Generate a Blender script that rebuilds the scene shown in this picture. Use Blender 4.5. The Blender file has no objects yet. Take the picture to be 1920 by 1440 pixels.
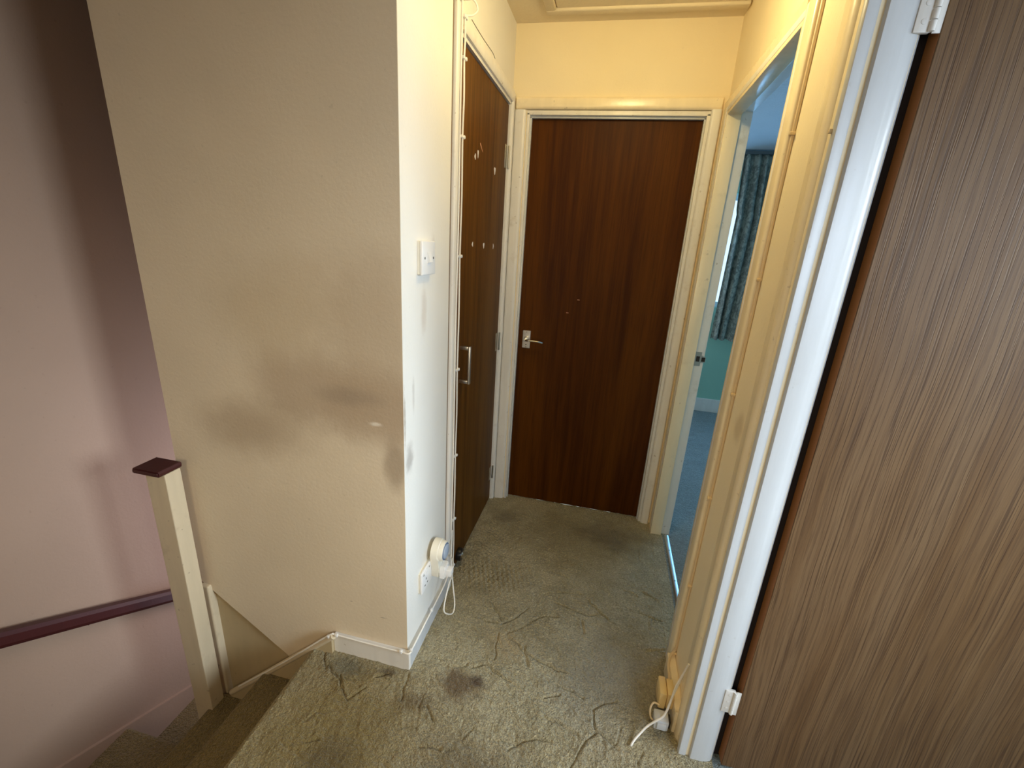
import bpy, bmesh, math, random
from mathutils import Vector, noise
random.seed(7)
scene = bpy.context.scene
PI = math.pi

# ---------------------------------------------------------------- camera
def make_camera():
    yaw, pitch, roll = .199, .311, .063
    cy, sy, cp, sp = math.cos(yaw), math.sin(yaw), math.cos(pitch), math.sin(pitch)
    f = Vector((-sy*cp, cy*cp, -sp)); r = Vector((cy, sy, 0)); u = r.cross(f)
    cr, sr = math.cos(roll), math.sin(roll)
    r2 = cr*r + sr*u; u2 = -sr*r + cr*u
    cam = bpy.data.cameras.new('camera'); o = bpy.data.objects.new('camera', cam)
    scene.collection.objects.link(o)
    from mathutils import Matrix
    M = Matrix((r2, u2, -f)).transposed().to_4x4()
    M.translation = Vector((0, 0, 1.45))
    o.matrix_world = M
    cam.sensor_width = 36; cam.sensor_fit = 'HORIZONTAL'
    cam.lens = 825.8/1920*36
    cam.clip_start = .02
    scene.camera = o
make_camera()

# ---------------------------------------------------------------- world, lamps, exposure
w = bpy.data.worlds.new('world'); scene.world = w; w.use_nodes = True
w.node_tree.nodes['Background'].inputs[0].default_value = (.55, .76, 1.0, 1)
w.node_tree.nodes['Background'].inputs[1].default_value = 1.3
scene.view_settings.view_transform = 'Standard'
scene.view_settings.look = 'None'
scene.view_settings.gamma = 1
scene.view_settings.use_curve_mapping = False
scene.view_settings.exposure = 0.2

def area(name, loc, aim, sx, sy, power, col, spread=PI):
    l = bpy.data.lights.new(name, 'AREA'); l.shape = 'RECTANGLE'; l.size = sx; l.size_y = sy
    l.energy = power; l.color = col; l.spread = spread
    o = bpy.data.objects.new(name, l); scene.collection.objects.link(o)
    o.location = loc
    d = Vector(aim) - Vector(loc)
    o.rotation_euler = d.to_track_quat('-Z', 'Y').to_euler()
    return o
# daylight through the window of the near right room
area('daylight_side_window', (2.56, .25, 1.60), (-.9, .90, .50), 1.1, 1.0, 11.0, (0.84, .94, 1.0), math.radians(58))
area('daylight_rear_side_window', (1.80, -1.06, 1.55), (.6, .9, .4), 1.1, 1.0, 23.0, (0.719, 0.844, 1.0), math.radians(140))
area('rear_landing_fill', (-.35, -1.06, 1.45), (-.4, 1.0, .3), .66, .85, 5.0, (1.0, 0.76, 0.42), math.radians(105))  # added warm fill behind the camera, no window known there
# daylight through the bedroom window
area('daylight_bedroom_window', (2.30, 4.40, 1.48), (2.30, 2.0, 1.2), 2.9, .92, 78.00, (0.16, 0.52, 1.0))
# hall daylight, placed in an unseen opening added beside the stairs
area('daylight_hall_opening', (-1.08, 1.93, .05), (-1.745, 1.20, .25), .55, .8, 6.5, (1.0, 0.76, 0.74))
# ceiling lamp over the landing
pl = bpy.data.lights.new('landing_lamp_bulb', 'POINT'); pl.energy = 9.6; pl.color = (1.0, .80, .38); pl.shadow_soft_size = .05
plo = bpy.data.objects.new('landing_lamp_bulb', pl); scene.collection.objects.link(plo); plo.location = (-.01, 1.42, 2.18)

scene.cycles.max_bounces = 14; scene.cycles.diffuse_bounces = 9

# ---------------------------------------------------------------- materials
def mat(name, col, rough=.6, metal=0, spec=.5, coat=0):
    m = bpy.data.materials.new(name); m.use_nodes = True
    b = m.node_tree.nodes['Principled BSDF']
    b.inputs['Base Color'].default_value = (*col, 1)
    b.inputs['Roughness'].default_value = rough
    b.inputs['Metallic'].default_value = metal
    b.inputs['Specular IOR Level'].default_value = spec
    b.inputs['Coat Weight'].default_value = coat
    return m
class NT:
    def __init__(s, m): s.m = m; s.t = m.node_tree; s.n = s.t.nodes; s.l = s.t.links; s.b = s.n['Principled BSDF']
    def new(s, k, **kw):
        n = s.n.new(k)
        for a, v in kw.items(): setattr(n, a, v)
        return n
    def link(s, a, b): s.l.new(a, b)
    def coord(s, scale=(1,1,1), rot=(0,0,0)):
        tc = s.new('ShaderNodeTexCoord'); mp = s.new('ShaderNodeMapping')
        mp.inputs['Scale'].default_value = scale; mp.inputs['Rotation'].default_value = rot
        s.link(tc.outputs['Object'], mp.inputs['Vector']); return mp.outputs[0]
    def noise(s, vec, scale, detail=4, rough=.5, dist=0):
        n = s.new('ShaderNodeTexNoise'); n.inputs['Scale'].default_value = scale; n.inputs['Detail'].default_value = detail
        n.inputs['Roughness'].default_value = rough; n.inputs['Distortion'].default_value = dist
        if vec: s.link(vec, n.inputs['Vector'])
        return n.outputs['Fac']
    def ramp(s, fac, a, b, lo=0., hi=1.):
        n = s.new('ShaderNodeMapRange'); n.inputs[1].default_value = a; n.inputs[2].default_value = b
        n.inputs[3].default_value = lo; n.inputs[4].default_value = hi; n.interpolation_type = 'SMOOTHSTEP'
        s.link(fac, n.inputs[0]); return n.outputs[0]
    def mix(s, fac, a, b, mode='MIX'):
        n = s.new('ShaderNodeMix', data_type='RGBA', blend_type=mode)
        if isinstance(fac, (int, float)): n.inputs[0].default_value = fac
        else: s.link(fac, n.inputs[0])
        for i, v in ((6, a), (7, b)):
            if isinstance(v, tuple): n.inputs[i].default_value = (*v, 1)
            else: s.link(v, n.inputs[i])
        return n.outputs[2]
    def math(s, op, a, b=0.):
        n = s.new('ShaderNodeMath', operation=op)
        for i, v in ((0, a), (1, b)):
            if isinstance(v, (int, float)): n.inputs[i].default_value = v
            else: s.link(v, n.inputs[i])
        return n.outputs[0]
    def blob(s, c, r, amp=.5, nscale=7, soft=.6):
        """soft-edged ragged mask round the point c with radii r"""
        tc = s.new('ShaderNodeTexCoord')
        v = s.new('ShaderNodeVectorMath', operation='SUBTRACT'); s.link(tc.outputs['Object'], v.inputs[0]); v.inputs[1].default_value = c
        d = s.new('ShaderNodeVectorMath', operation='DIVIDE'); s.link(v.outputs[0], d.inputs[0]); d.inputs[1].default_value = r
        L = s.new('ShaderNodeVectorMath', operation='LENGTH'); s.link(d.outputs[0], L.inputs[0])
        nz = s.noise(tc.outputs['Object'], nscale, 5, .6)
        k = s.math('ADD', L.outputs['Value'], s.math('MULTIPLY', s.math('SUBTRACT', nz, .5), amp*2))
        return s.ramp(k, 1., 1.-soft, 0, 1)
    def bump(s, h, dist=.001, strength=1., nrm=None):
        n = s.new('ShaderNodeBump'); n.inputs['Distance'].default_value = dist; n.inputs['Strength'].default_value = strength
        s.link(h, n.inputs['Height'])
        if nrm: s.link(nrm, n.inputs['Normal'])
        s.link(n.outputs[0], s.b.inputs['Normal']); return n.outputs[0]
    def color(s, c): s.link(c, s.b.inputs['Base Color'])

def wall_paint(name, col, blobs=(), rough=.55, bump=.0006):
    m = mat(name, col, rough, spec=.3); t = NT(m)
    v = t.coord()
    c = t.mix(t.ramp(t.noise(v, 2.2, 3), .3, .7), col, tuple(x*.93 for x in col))
    for (p, r, dark, k, ns) in blobs:
        c = t.mix(t.math('MULTIPLY', t.blob(p, r, .55, ns, .8), k), c, dark)
    c = t.mix(t.math('MULTIPLY', t.ramp(t.noise(v, 60, 2), .70, .78), .25), c, tuple(x*.6 for x in col))
    t.color(c)
    h = t.math('ADD', t.noise(v, 90, 3, .6), t.math('MULTIPLY', t.noise(v, 9, 3), 1.2))
    t.bump(h, bump)
    return m
GR = (.22, .17, .11)
M = {}
cream = (.76, .66, .50)
M['wall_big'] = wall_paint('magnolia_wall_stair_side', (.77, .66, .50), [
    ((-.60, 1.09, .97), (.24, .3, .17), (.42, .31, .21), .68, 3), ((-.80, 1.09, 1.00), (.36, .3, .17), (.43, .32, .22), .60, 3),
    ((-1.06, 1.09, .84), (.30, .3, .16), (.40, .30, .20), .62, 3), ((-.56, 1.09, .80), (.05, .3, .12), (.30, .22, .15), .6, 8),
    ((-.64, 1.09, 1.15), (.24, .3, .34), (.50, .39, .27), .55, 3), ((-.70, 1.09, .99), (.16, .3, .05), (.34, .27, .20), .5, 7), ((-.95, 1.09, 1.22), (.30, .3, .22), (.56, .44, .28), .4, 3),
    ((-.62, 1.09, .915), (.032, .3, .010), (.9, .85, .75), .7, 20), ((-.62, 1.09, .19), (.02, .3, .003), (.3, .25, .2), .6, 40), ((-.74, 1.09, .23), (.008, .3, .004), (.3, .25, .2), .6, 40)])
M['wall_switch'] = wall_paint('magnolia_wall_daylit', (.82, .80, .75), [  # same magnolia, whitened by daylight put into its colour
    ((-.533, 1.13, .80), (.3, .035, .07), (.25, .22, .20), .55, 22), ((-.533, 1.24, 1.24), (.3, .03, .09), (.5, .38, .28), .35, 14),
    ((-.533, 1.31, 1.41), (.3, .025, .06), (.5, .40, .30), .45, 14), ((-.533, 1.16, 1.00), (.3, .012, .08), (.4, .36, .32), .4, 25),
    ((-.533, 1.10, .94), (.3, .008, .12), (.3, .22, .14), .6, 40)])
M['wall'] = wall_paint('cream_wall', cream)
M['wall_lamplit'] = wall_paint('cream_wall_lamplit', (.90, .78, .54), [((.391, 1.22, 1.0), (.3, .05, .06), (.42, .30, .16), .4, 15), ((.391, 1.16, .5), (.3, .012, .02), (.2, .12, .05), .8, 30)])  # same cream paint, brightened and yellowed as if lit by the lamp
M['wall_stair'] = wall_paint('stairwell_wall_shaded', (.37, .265, .20))  # same paint as the other walls, darkened for the stairwell's shade
M['wall_green'] = wall_paint('sea_green_wall', (.30, .56, .46))
M['ceiling'] = wall_paint('textured_ceiling_paint', (.78, .68, .50), (), .7, .002)
M['ceiling_bed'] = wall_paint('bedroom_ceiling_paint', (.40, .45, .48), (), .7, .004)

def gloss(name, col, rough=.28, dirt=.35, dcol=(.42, .33, .22)):
    m = mat(name, col, rough, spec=.5); t = NT(m)
    v = t.coord(); vs = t.coord((1, 1, .12))
    c = t.mix(t.math('MULTIPLY', t.ramp(t.noise(v, 14, 5, .65), .56, .74), dirt), col, dcol)
    c = t.mix(t.ramp(t.noise(vs, 30, 3), .3, .8), c, tuple(x*.92 for x in col), 'MIX')
    c = t.mix(t.math('MULTIPLY', t.ramp(t.noise(v, 45, 3), .70, .74), dirt*1.2), c, (.25, .18, .12))
    t.color(c); t.bump(t.noise(vs, 70, 2), .0004)
    return m
M['white'] = gloss('white_gloss_paint', (.80, .78, .74), .36)
M['white_clean'] = gloss('white_gloss_paint_fresh', (.58, .60, .62), .3, .12)
M['gloss_lamplit'] = gloss('yellowed_lamplit_gloss', (.90, .78, .55), .26, .25)  # slightly yellowed white gloss with lamplight yellow added to its colour
M['magnolia_gloss'] = gloss('magnolia_gloss_paint', (.66, .56, .40), .4, .4)
M['string'] = gloss('aged_stair_string_paint', (.50, .40, .24), .45, .4)
M['plastic'] = mat('white_plastic', (.82, .82, .82), .3)
M['plastic_aged'] = mat('aged_cream_plastic', (.84, .80, .69), .35)
M['plastic_box'] = mat('yellowed_plastic', (.80, .60, .28), .35)
M['clear_plastic'] = mat('grey_translucent_plastic', (.60, .63, .66), .2)
M['dial'] = mat('blue_grey_dial', (.42, .50, .62), .35)
M['dial_ring'] = mat('dark_blue_ring', (.12, .18, .32), .4)
M['black'] = mat('black_rubber', (.01, .01, .012), .3)
M['hole'] = mat('dark_hole', (.02, .015, .01), .7)
M['chrome'] = mat('chrome', (.75, .75, .75), .18, 1)
M['alu'] = mat('satin_aluminium', (.72, .72, .70), .35, 1)
M['brass'] = mat('dull_steel', (.45, .42, .36), .4, 1)
M['screw'] = mat('steel_screw', (.35, .33, .30), .4, 1)
M['mahogany'] = gloss('mahogany_varnish', (.050, .006, .006), .5, .2, (.02, .003, .003))
M['mark'] = mat('white_filler', (.80, .78, .80), .6)
M['chip'] = mat('bare_wood_chip', (.55, .28, .16), .7)
M['filler'] = mat('brown_gap_shade', (.20, .14, .09), .7)
M['cable'] = mat('white_pvc_cable', (.85, .82, .76), .35)
M['cable_painted'] = mat('painted_over_cable', (.70, .55, .34), .35)
M['gap'] = mat('gap_shade', (.012, .006, .006), .8)
M['shade'] = mat('cream_lampshade', (.85, .8, .65), .8)
M['rail_metal'] = mat('curtain_rail_dark', (.10, .12, .13), .4)

def sapele(name, a, b, c3, axis_scale=(26, 26, 1.1), rough=.36):
    m = mat(name, a, .5, spec=.12); t = NT(m)
    v = t.coord(axis_scale); v2 = t.coord((7, 7, .5)); v3 = t.coord((160, 160, 5))
    c = t.mix(t.ramp(t.noise(v, 1.6, 5, .6, .4), .32, .68), a, b)
    c = t.mix(t.math('MULTIPLY', t.ramp(t.noise(v2, 1.2, 3), .42, .7), .6), c, c3)
    c = t.mix(t.math('MULTIPLY', t.ramp(t.noise(v3, 1, 2), .45, .75), .45), c, tuple(x*.45 for x in a))
    t.color(c); t.bump(t.noise(v3, 1, 2), .0003)
    return m
M['door_far'] = sapele('dark_veneer', (.078, .022, .0008), (.045, .011, .0004), (.115, .036, .0012))
M['door_cup'] = sapele('dark_veneer_worn', (.130, .050, .006), (.075, .027, .003), (.18, .078, .012), rough=.42)
M['door_edge'] = mat('orange_door_lipping', (.34, .13, .03), .5)

def oak():
    m = mat('grey_brown_oak_foil', (.3, .2, .13), .5, spec=.25); t = NT(m)
    tc = t.new('ShaderNodeTexCoord')
    wob = t.new('ShaderNodeTexNoise'); wob.inputs['Scale'].default_value = 1; wob.inputs['Detail'].default_value = 2
    t.link(t.coord((4.5, 4.5, 1.3)), wob.inputs['Vector'])
    sub = t.new('ShaderNodeVectorMath', operation='SUBTRACT'); t.link(wob.outputs['Color'], sub.inputs[0]); sub.inputs[1].default_value = (.5, .5, .5)
    sc = t.new('ShaderNodeVectorMath', operation='MULTIPLY'); t.link(sub.outputs[0], sc.inputs[0]); sc.inputs[1].default_value = (.040, 0, 0)
    ad = t.new('ShaderNodeVectorMath', operation='ADD'); t.link(tc.outputs['Object'], ad.inputs[0]); t.link(sc.outputs[0], ad.inputs[1])
    def mp(s):
        k = t.new('ShaderNodeMapping'); k.inputs['Scale'].default_value = s; t.link(ad.outputs[0], k.inputs['Vector']); return k.outputs[0]
    fine = t.noise(mp((170, 10, 5.0)), 1, 4, .65, .3)
    mid = t.noise(mp((48, 5, 1.3)), 1, 5, .62, .3)
    big = t.noise(mp((9, 2, .6)), 1, 3)
    line = t.noise(mp((85, 4, .7)), 1, 3, .5, .2)
    c = t.mix(t.ramp(mid, .3, .72), (.172, .097, .042), (.118, .060, .023))
    c = t.mix(t.math('MULTIPLY', t.ramp(big, .35, .7), .45), c, (.20, .128, .070))
    c = t.mix(t.math('MULTIPLY', t.ramp(fine, .46, .62), .5), c, (.075, .038, .018))
    # thin dark growth lines: where a smooth noise crosses its middle value
    a = t.math('ABSOLUTE', t.math('SUBTRACT', line, .5))
    ln = t.ramp(a, .03, .004)
    c = t.mix(t.math('MULTIPLY', ln, .5), c, (.055, .028, .014))
    knots = [((.60, 1.03, .44), (.010, .3, .05)), ((.66, 1.03, .60), (.012, .3, .030)), ((.72, 1.03, .30), (.016, .3, .03)), ((.70, 1.03, .24), (.008, .3, .018)), ((.90, 1.03, .76), (.01, .3, .03))]
    for p, r in knots:
        c = t.mix(t.math('MULTIPLY', t.blob(p, r, .3, 30, .9), .55), c, (.055, .03, .017))
    t.color(c)
    t.bump(t.math('SUBTRACT', fine, t.math('MULTIPLY', ln, .6)), .0005)
    return m
M['oak'] = oak()

def carpet(name, base, light, dark, patches=(), floor=True):
    m = mat(name, base, .95, spec=.1); t = NT(m)
    t.b.inputs['Sheen Weight'].default_value = .25; t.b.inputs['Sheen Roughness'].default_value = .6
    v = t.coord()
    c = t.mix(t.ramp(t.noise(v, 5.5, 5, .6), .30, .70), base, light)
    c = t.mix(t.math('MULTIPLY', t.ramp(t.noise(v, 2.7, 4, .6), .5, .72), .55), c, dark)
    c = t.mix(t.math('MULTIPLY', t.ramp(t.noise(v, 14, 6, .7, .8), .48, .68), .40), c, tuple(x*k for x, k in zip(base, (.62, .58, .45))))
    c = t.mix(t.math('MULTIPLY', t.ramp(t.noise(t.coord((1, 1, 1), (0, 0, .5)), 19, 5, .7, .5), .52, .70), .30), c, tuple(min(1, x*1.15) for x in light))
    c = t.mix(t.math('MULTIPLY', t.ramp(t.noise(v, 170, 3, .7), .42, .64), .62), c, tuple(x*.42 for x in base))
    c = t.mix(t.math('MULTIPLY', t.ramp(t.noise(v, 120, 2, .7), .55, .72), .45), c, tuple(min(1, x*1.7) for x in light))
    for (p, r, col, k, ns) in patches:
        c = t.mix(t.math('MULTIPLY', t.blob(p, r, .7, ns, .8), k), c, col)
    t.color(c)
    h = t.math('ADD', t.noise(v, 210, 2, .7), t.math('MULTIPLY', t.noise(v, 70, 3, .6), 1.5))
    t.bump(h, .011, 1.0)
    return m
M['carpet'] = carpet('olive_beige_carpet', (.38, .32, .175), (.54, .475, .30), (.25, .185, .065), [
    ((-.66, .82, 0), (.40, .36, .3), (.215, .150, .030), .78, 4), ((-.1, 2.0, 0), (.5, .28, .3), (.22, .17, .07), .5, 5), ((-.33, 1.07, 0), (.115, .075, .3), (.105, .052, .010), .80, 13), ((-.28, 1.10, 0), (.04, .03, .3), (.06, .026, .005), .8, 25),  # first patch: traffic dirt plus the left side's dimmer, warmer light
    ((-.59, 1.05, 0), (.045, .022, .3), (.075, .042, .010), .7, 20), ((-.45, .98, 0), (.09, .05, .3), (.11, .065, .018), .55, 12),
    ((-.22, 1.27, 0), (.13, .10, .3), (.50, .38, .20), .45, 9), ((.15, 2.05, 0), (.22, .15, .3), (.10, .065, .018), .6, 8),  # first patch: warm pool under the lamp, put into the colour
    ((-.40, 2.05, 0), (.10, .08, .3), (.10, .07, .025), .5, 12), ((-.72, 1.03, 0), (.10, .05, .3), (.12, .12, .08), .6, 9),
    ((-.20, .80, 0), (.25, .18, .3), (.10, .065, .025), .5, 6), ((-.62, .75, 0), (.13, .10, .3), (.09, .06, .02), .55, 9),
    ((.15, 1.2, 0), (.22, .32, .3), (.30, .29, .24), .45, 5)])  # greyer patch on the right side
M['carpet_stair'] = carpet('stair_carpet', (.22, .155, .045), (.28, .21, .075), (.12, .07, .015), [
    ((-1.122, .5, -.19), (.030, 2., .03), (.50, .42, .16), .55, 30), ((-1.347, .5, -.38), (.030, 2., .03), (.50, .42, .16), .55, 30), ((-1.6, .957, -.57), (.4, .03, .03), (.50, .42, .20), .5, 30), ((-1.62, .84, -.57), (.05, .04, .3), (.06, .02, .01), .7, 20), ((-1.03, .99, -.19), (.09, .06, .1), (.07, .035, .012), .7, 14), ((-1.0, .70, -.19), (.10, .2, .1), (.09, .05, .014), .6, 9), ((-1.25, 1.0, -.38), (.09, .1, .1), (.05, .025, .01), .75, 12), ((-1.55, 1.2, -.76), (.25, .22, .1), (.055, .03, .014), .7, 9)])  # pale bands: worn nosings with their highlight put into the colour
M['carpet_bed'] = carpet('bedroom_carpet', (.22, .27, .26), (.28, .33, .32), (.15, .19, .19))

def curtain_mat():
    m = mat('leafy_teal_curtain_cloth', (.2, .3, .32), .85, spec=.15); t = NT(m)
    v = t.coord((1, 1, .8))
    c = t.mix(t.ramp(t.noise(v, 26, 4, .6, 1.2), .42, .60), (.17, .19, .17), (.33, .36, .31))
    c = t.mix(t.math('MULTIPLY', t.ramp(t.noise(v, 60, 3), .5, .7), .5), c, (.42, .44, .38))
    t.color(c); t.b.inputs['Subsurface Weight'].default_value = 0
    return m
M['curtain'] = curtain_mat()

# ---------------------------------------------------------------- builders
C = scene.collection
def empty(name, loc=(0,0,0)):
    o = bpy.data.objects.new(name, None); C.objects.link(o); o.location = loc; o.empty_display_size = .05
    return o
def tag(o, label=None, cat=None, group=None, kind=None):
    if label: o['label'] = label
    if cat: o['category'] = cat
    if group: o['group'] = group
    if kind: o['kind'] = kind
    return o
def wloc(o):
    v = Vector((0,0,0))
    while o is not None: v += o.location; o = o.parent
    return v
def link(name, bm, m, parent=None, smooth=False, loc=None):
    me = bpy.data.meshes.new(name)
    bmesh.ops.recalc_face_normals(bm, faces=bm.faces)
    org = wloc(parent) if parent else Vector(loc or (0,0,0))
    bmesh.ops.translate(bm, verts=bm.verts, vec=-org)
    bm.to_mesh(me); bm.free()
    if smooth:
        for p in me.polygons: p.use_smooth = True
        try: me.set_sharp_from_angle(angle=math.radians(40))
        except Exception: pass
    for mm in (m if isinstance(m, (list, tuple)) else [m]): me.materials.append(M[mm] if isinstance(mm, str) else mm)
    o = bpy.data.objects.new(name, me); C.objects.link(o)
    if parent: o.parent = parent
    else: o.location = org
    return o
def B(): return bmesh.new()
def box(bm, x0, x1, y0, y1, z0, z1, bev=0, seg=2):
    r = bmesh.ops.create_cube(bm, size=1)
    vs = r['verts']
    for v in vs:
        v.co = Vector(((x0+x1)/2 + v.co.x*(x1-x0), (y0+y1)/2 + v.co.y*(y1-y0), (z0+z1)/2 + v.co.z*(z1-z0)))
    if bev:
        es = list({e for v in vs for e in v.link_edges})
        bmesh.ops.bevel(bm, geom=es, offset=bev, segments=seg, affect='EDGES', profile=.5)
    return bm
def prism(bm, pts, axis, a, b):
    """pts: 2-D outline in the other two axes (x: (y,z)  y: (x,z)  z: (x,y)), extruded from a to b"""
    def P(p, t):
        return {'x': (t, p[0], p[1]), 'y': (p[0], t, p[1]), 'z': (p[0], p[1], t)}[axis]
    va = [bm.verts.new(P(p, a)) for p in pts]; vb = [bm.verts.new(P(p, b)) for p in pts]
    n = len(pts)
    bm.faces.new(va); bm.faces.new(vb[::-1])
    for i in range(n): bm.faces.new((va[i], vb[i], vb[(i+1) % n], va[(i+1) % n]))
    return bm
def cyl(bm, p, q, r, r2=None, n=20, cap=True):
    p, q = Vector(p), Vector(q); r2 = r if r2 is None else r2
    d = (q-p).normalized(); a = d.orthogonal().normalized(); b = d.cross(a)
    A = [bm.verts.new(p + r*(math.cos(2*PI*i/n)*a + math.sin(2*PI*i/n)*b)) for i in range(n)]
    D = [bm.verts.new(q + r2*(math.cos(2*PI*i/n)*a + math.sin(2*PI*i/n)*b)) for i in range(n)]
    for i in range(n): bm.faces.new((A[i], A[(i+1) % n], D[(i+1) % n], D[i]))
    if cap: bm.faces.new(A[::-1]); bm.faces.new(D)
    return bm
def lathe(bm, p, d, prof, n=28):
    """prof: (distance along d, radius)"""
    p, d = Vector(p), Vector(d).normalized(); a = d.orthogonal().normalized(); b = d.cross(a)
    rings = []
    for t, r in prof:
        rings.append([bm.verts.new(p + d*t + max(r, 1e-5)*(math.cos(2*PI*i/n)*a + math.sin(2*PI*i/n)*b)) for i in range(n)])
    for A, D in zip(rings, rings[1:]):
        for i in range(n): bm.faces.new((A[i], A[(i+1) % n], D[(i+1) % n], D[i]))
    bm.faces.new(rings[0][::-1]); bm.faces.new(rings[-1])
    return bm
def smooth_path(pts, k=6):
    pts = [Vector(p) for p in pts]; out = []
    for i in range(len(pts)-1):
        p0 = pts[max(i-1, 0)]; p1 = pts[i]; p2 = pts[i+1]; p3 = pts[min(i+2, len(pts)-1)]
        for j in range(k):
            t = j/k
            out.append(.5*((2*p1) + (p2-p0)*t + (2*p0-5*p1+4*p2-p3)*t*t + (3*p1-p0-3*p2+p3)*t**3))
    out.append(pts[-1]); return out
def tube(bm, pts, r, n=8, k=6, flat=1.0):
    P = smooth_path(pts, k) if k else [Vector(p) for p in pts]
    prev = None; rings = []
    for i, p in enumerate(P):
        d = (P[min(i+1, len(P)-1)] - P[max(i-1, 0)]).normalized()
        a = d.orthogonal().normalized() if prev is None else (prev - d*prev.dot(d)).normalized()
        b = d.cross(a); prev = a
        rings.append([bm.verts.new(p + r*(math.cos(2*PI*j/n)*a*flat + math.sin(2*PI*j/n)*b)) for j in range(n)])
    for A, D in zip(rings, rings[1:]):
        for j in range(n): bm.faces.new((A[j], A[(j+1) % n], D[(j+1) % n], D[j]))
    bm.faces.new(rings[0][::-1]); bm.faces.new(rings[-1])
    return bm
def struct(name, bm, m, label, cat='wall', smooth=False, parent=None):
    o = link(name, bm, m, parent, smooth)
    if not parent: tag(o, label, cat, kind='structure')
    return o

# ================================================================ SHELL
XL, XR, YC, YD, ZC = -.533, .391, 1.092, 2.25, 2.358
XN = -.885                      # edge of the landing
XW = -1.745                     # far side wall of the stairwell
# --- creases pressed into the landing carpet
CR = [[(-0.256, 1.371), (-0.32, 1.454)], [(-0.253, 1.357), (-0.205, 1.401), (-0.167, 1.465)], [(-0.154, 1.395), (-0.096, 1.442), (-0.04, 1.453)], [(-0.345, 1.361), (-0.276, 1.35)], [(-0.227, 1.315), (-0.161, 1.269), (-0.128, 1.252), (-0.079, 1.231), (-0.026, 1.221), (0.018, 1.213)], [(-0.224, 1.321), (-0.179, 1.357), (-0.125, 1.413)], [(-0.158, 1.855), (-0.108, 1.855)], [(-0.099, 1.712), (-0.021, 1.688)], [(-0.064, 1.587), (0.048, 1.607)], [(-0.066, 1.528), (-0.004, 1.512), (0.072, 1.49), (0.137, 1.519)], [(-0.012, 1.163), (0.045, 1.148), (0.087, 1.138)], [(-0.036, 1.044), (0.017, 1.032), (0.076, 1.014)], [(-0.127, 0.917), (-0.085, 0.954), (-0.05, 0.969), (-0.001, 0.973)], [(0.115, 1.104), (0.153, 1.135), (0.193, 1.156)], [(0.118, 1.105), (0.12, 1.06), (0.134, 1.038), (0.101, 1.005)], [(0.137, 1.039), (0.168, 1.023), (0.198, 1.002)], [(0.06, 0.916), (0.09, 0.985), (0.101, 1.005)], [(0.309, 1.689), (0.367, 1.664)], [(0.317, 1.56), (0.38, 1.548)], [(0.306, 1.385), (0.375, 1.409)], [(-0.257, 1.307), (-0.243, 1.195)], [(-0.045, 1.103), (0.006, 1.127)], [(0.058, 1.465), (0.07, 1.398)], [(-0.318, 1.141), (-0.267, 1.171), (-0.207, 1.14), (-0.168, 1.128)], [(-0.149, 1.281), (-0.119, 1.204)], [(0.076, 1.58), (0.162, 1.494)], [(-0.355, 2.105), (-0.237, 2.083), (-0.178, 2.141)], [(-0.469, 2.01), (-0.379, 1.964)], [(-0.814, 1.026), (-0.719, 0.975)], [(-0.713, 0.966), (-0.668, 0.927)], [(-0.632, 0.982), (-0.67, 0.931)], [(-0.518, 1.062), (-0.51, 1.021), (-0.502, 0.972)], [(-0.848, 1.071), (-0.801, 1.007)], [(-0.741, 1.001), (-0.712, 0.956)], [(-0.618, 1.024), (-0.578, 1.051)], [(-0.72, 0.783), (-0.684, 0.801)], [(-0.412, 0.976), (-0.373, 0.94)], [(-0.386, 0.859), (-0.32, 0.867)]]
def dist_seg(x, y, a, b):
    ax, ay = a; bx, by = b; dx, dy = bx-ax, by-ay
    t = max(0, min(1, ((x-ax)*dx + (y-ay)*dy)/(dx*dx+dy*dy+1e-9)))
    return math.hypot(x-ax-t*dx, y-ay-t*dy)
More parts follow.
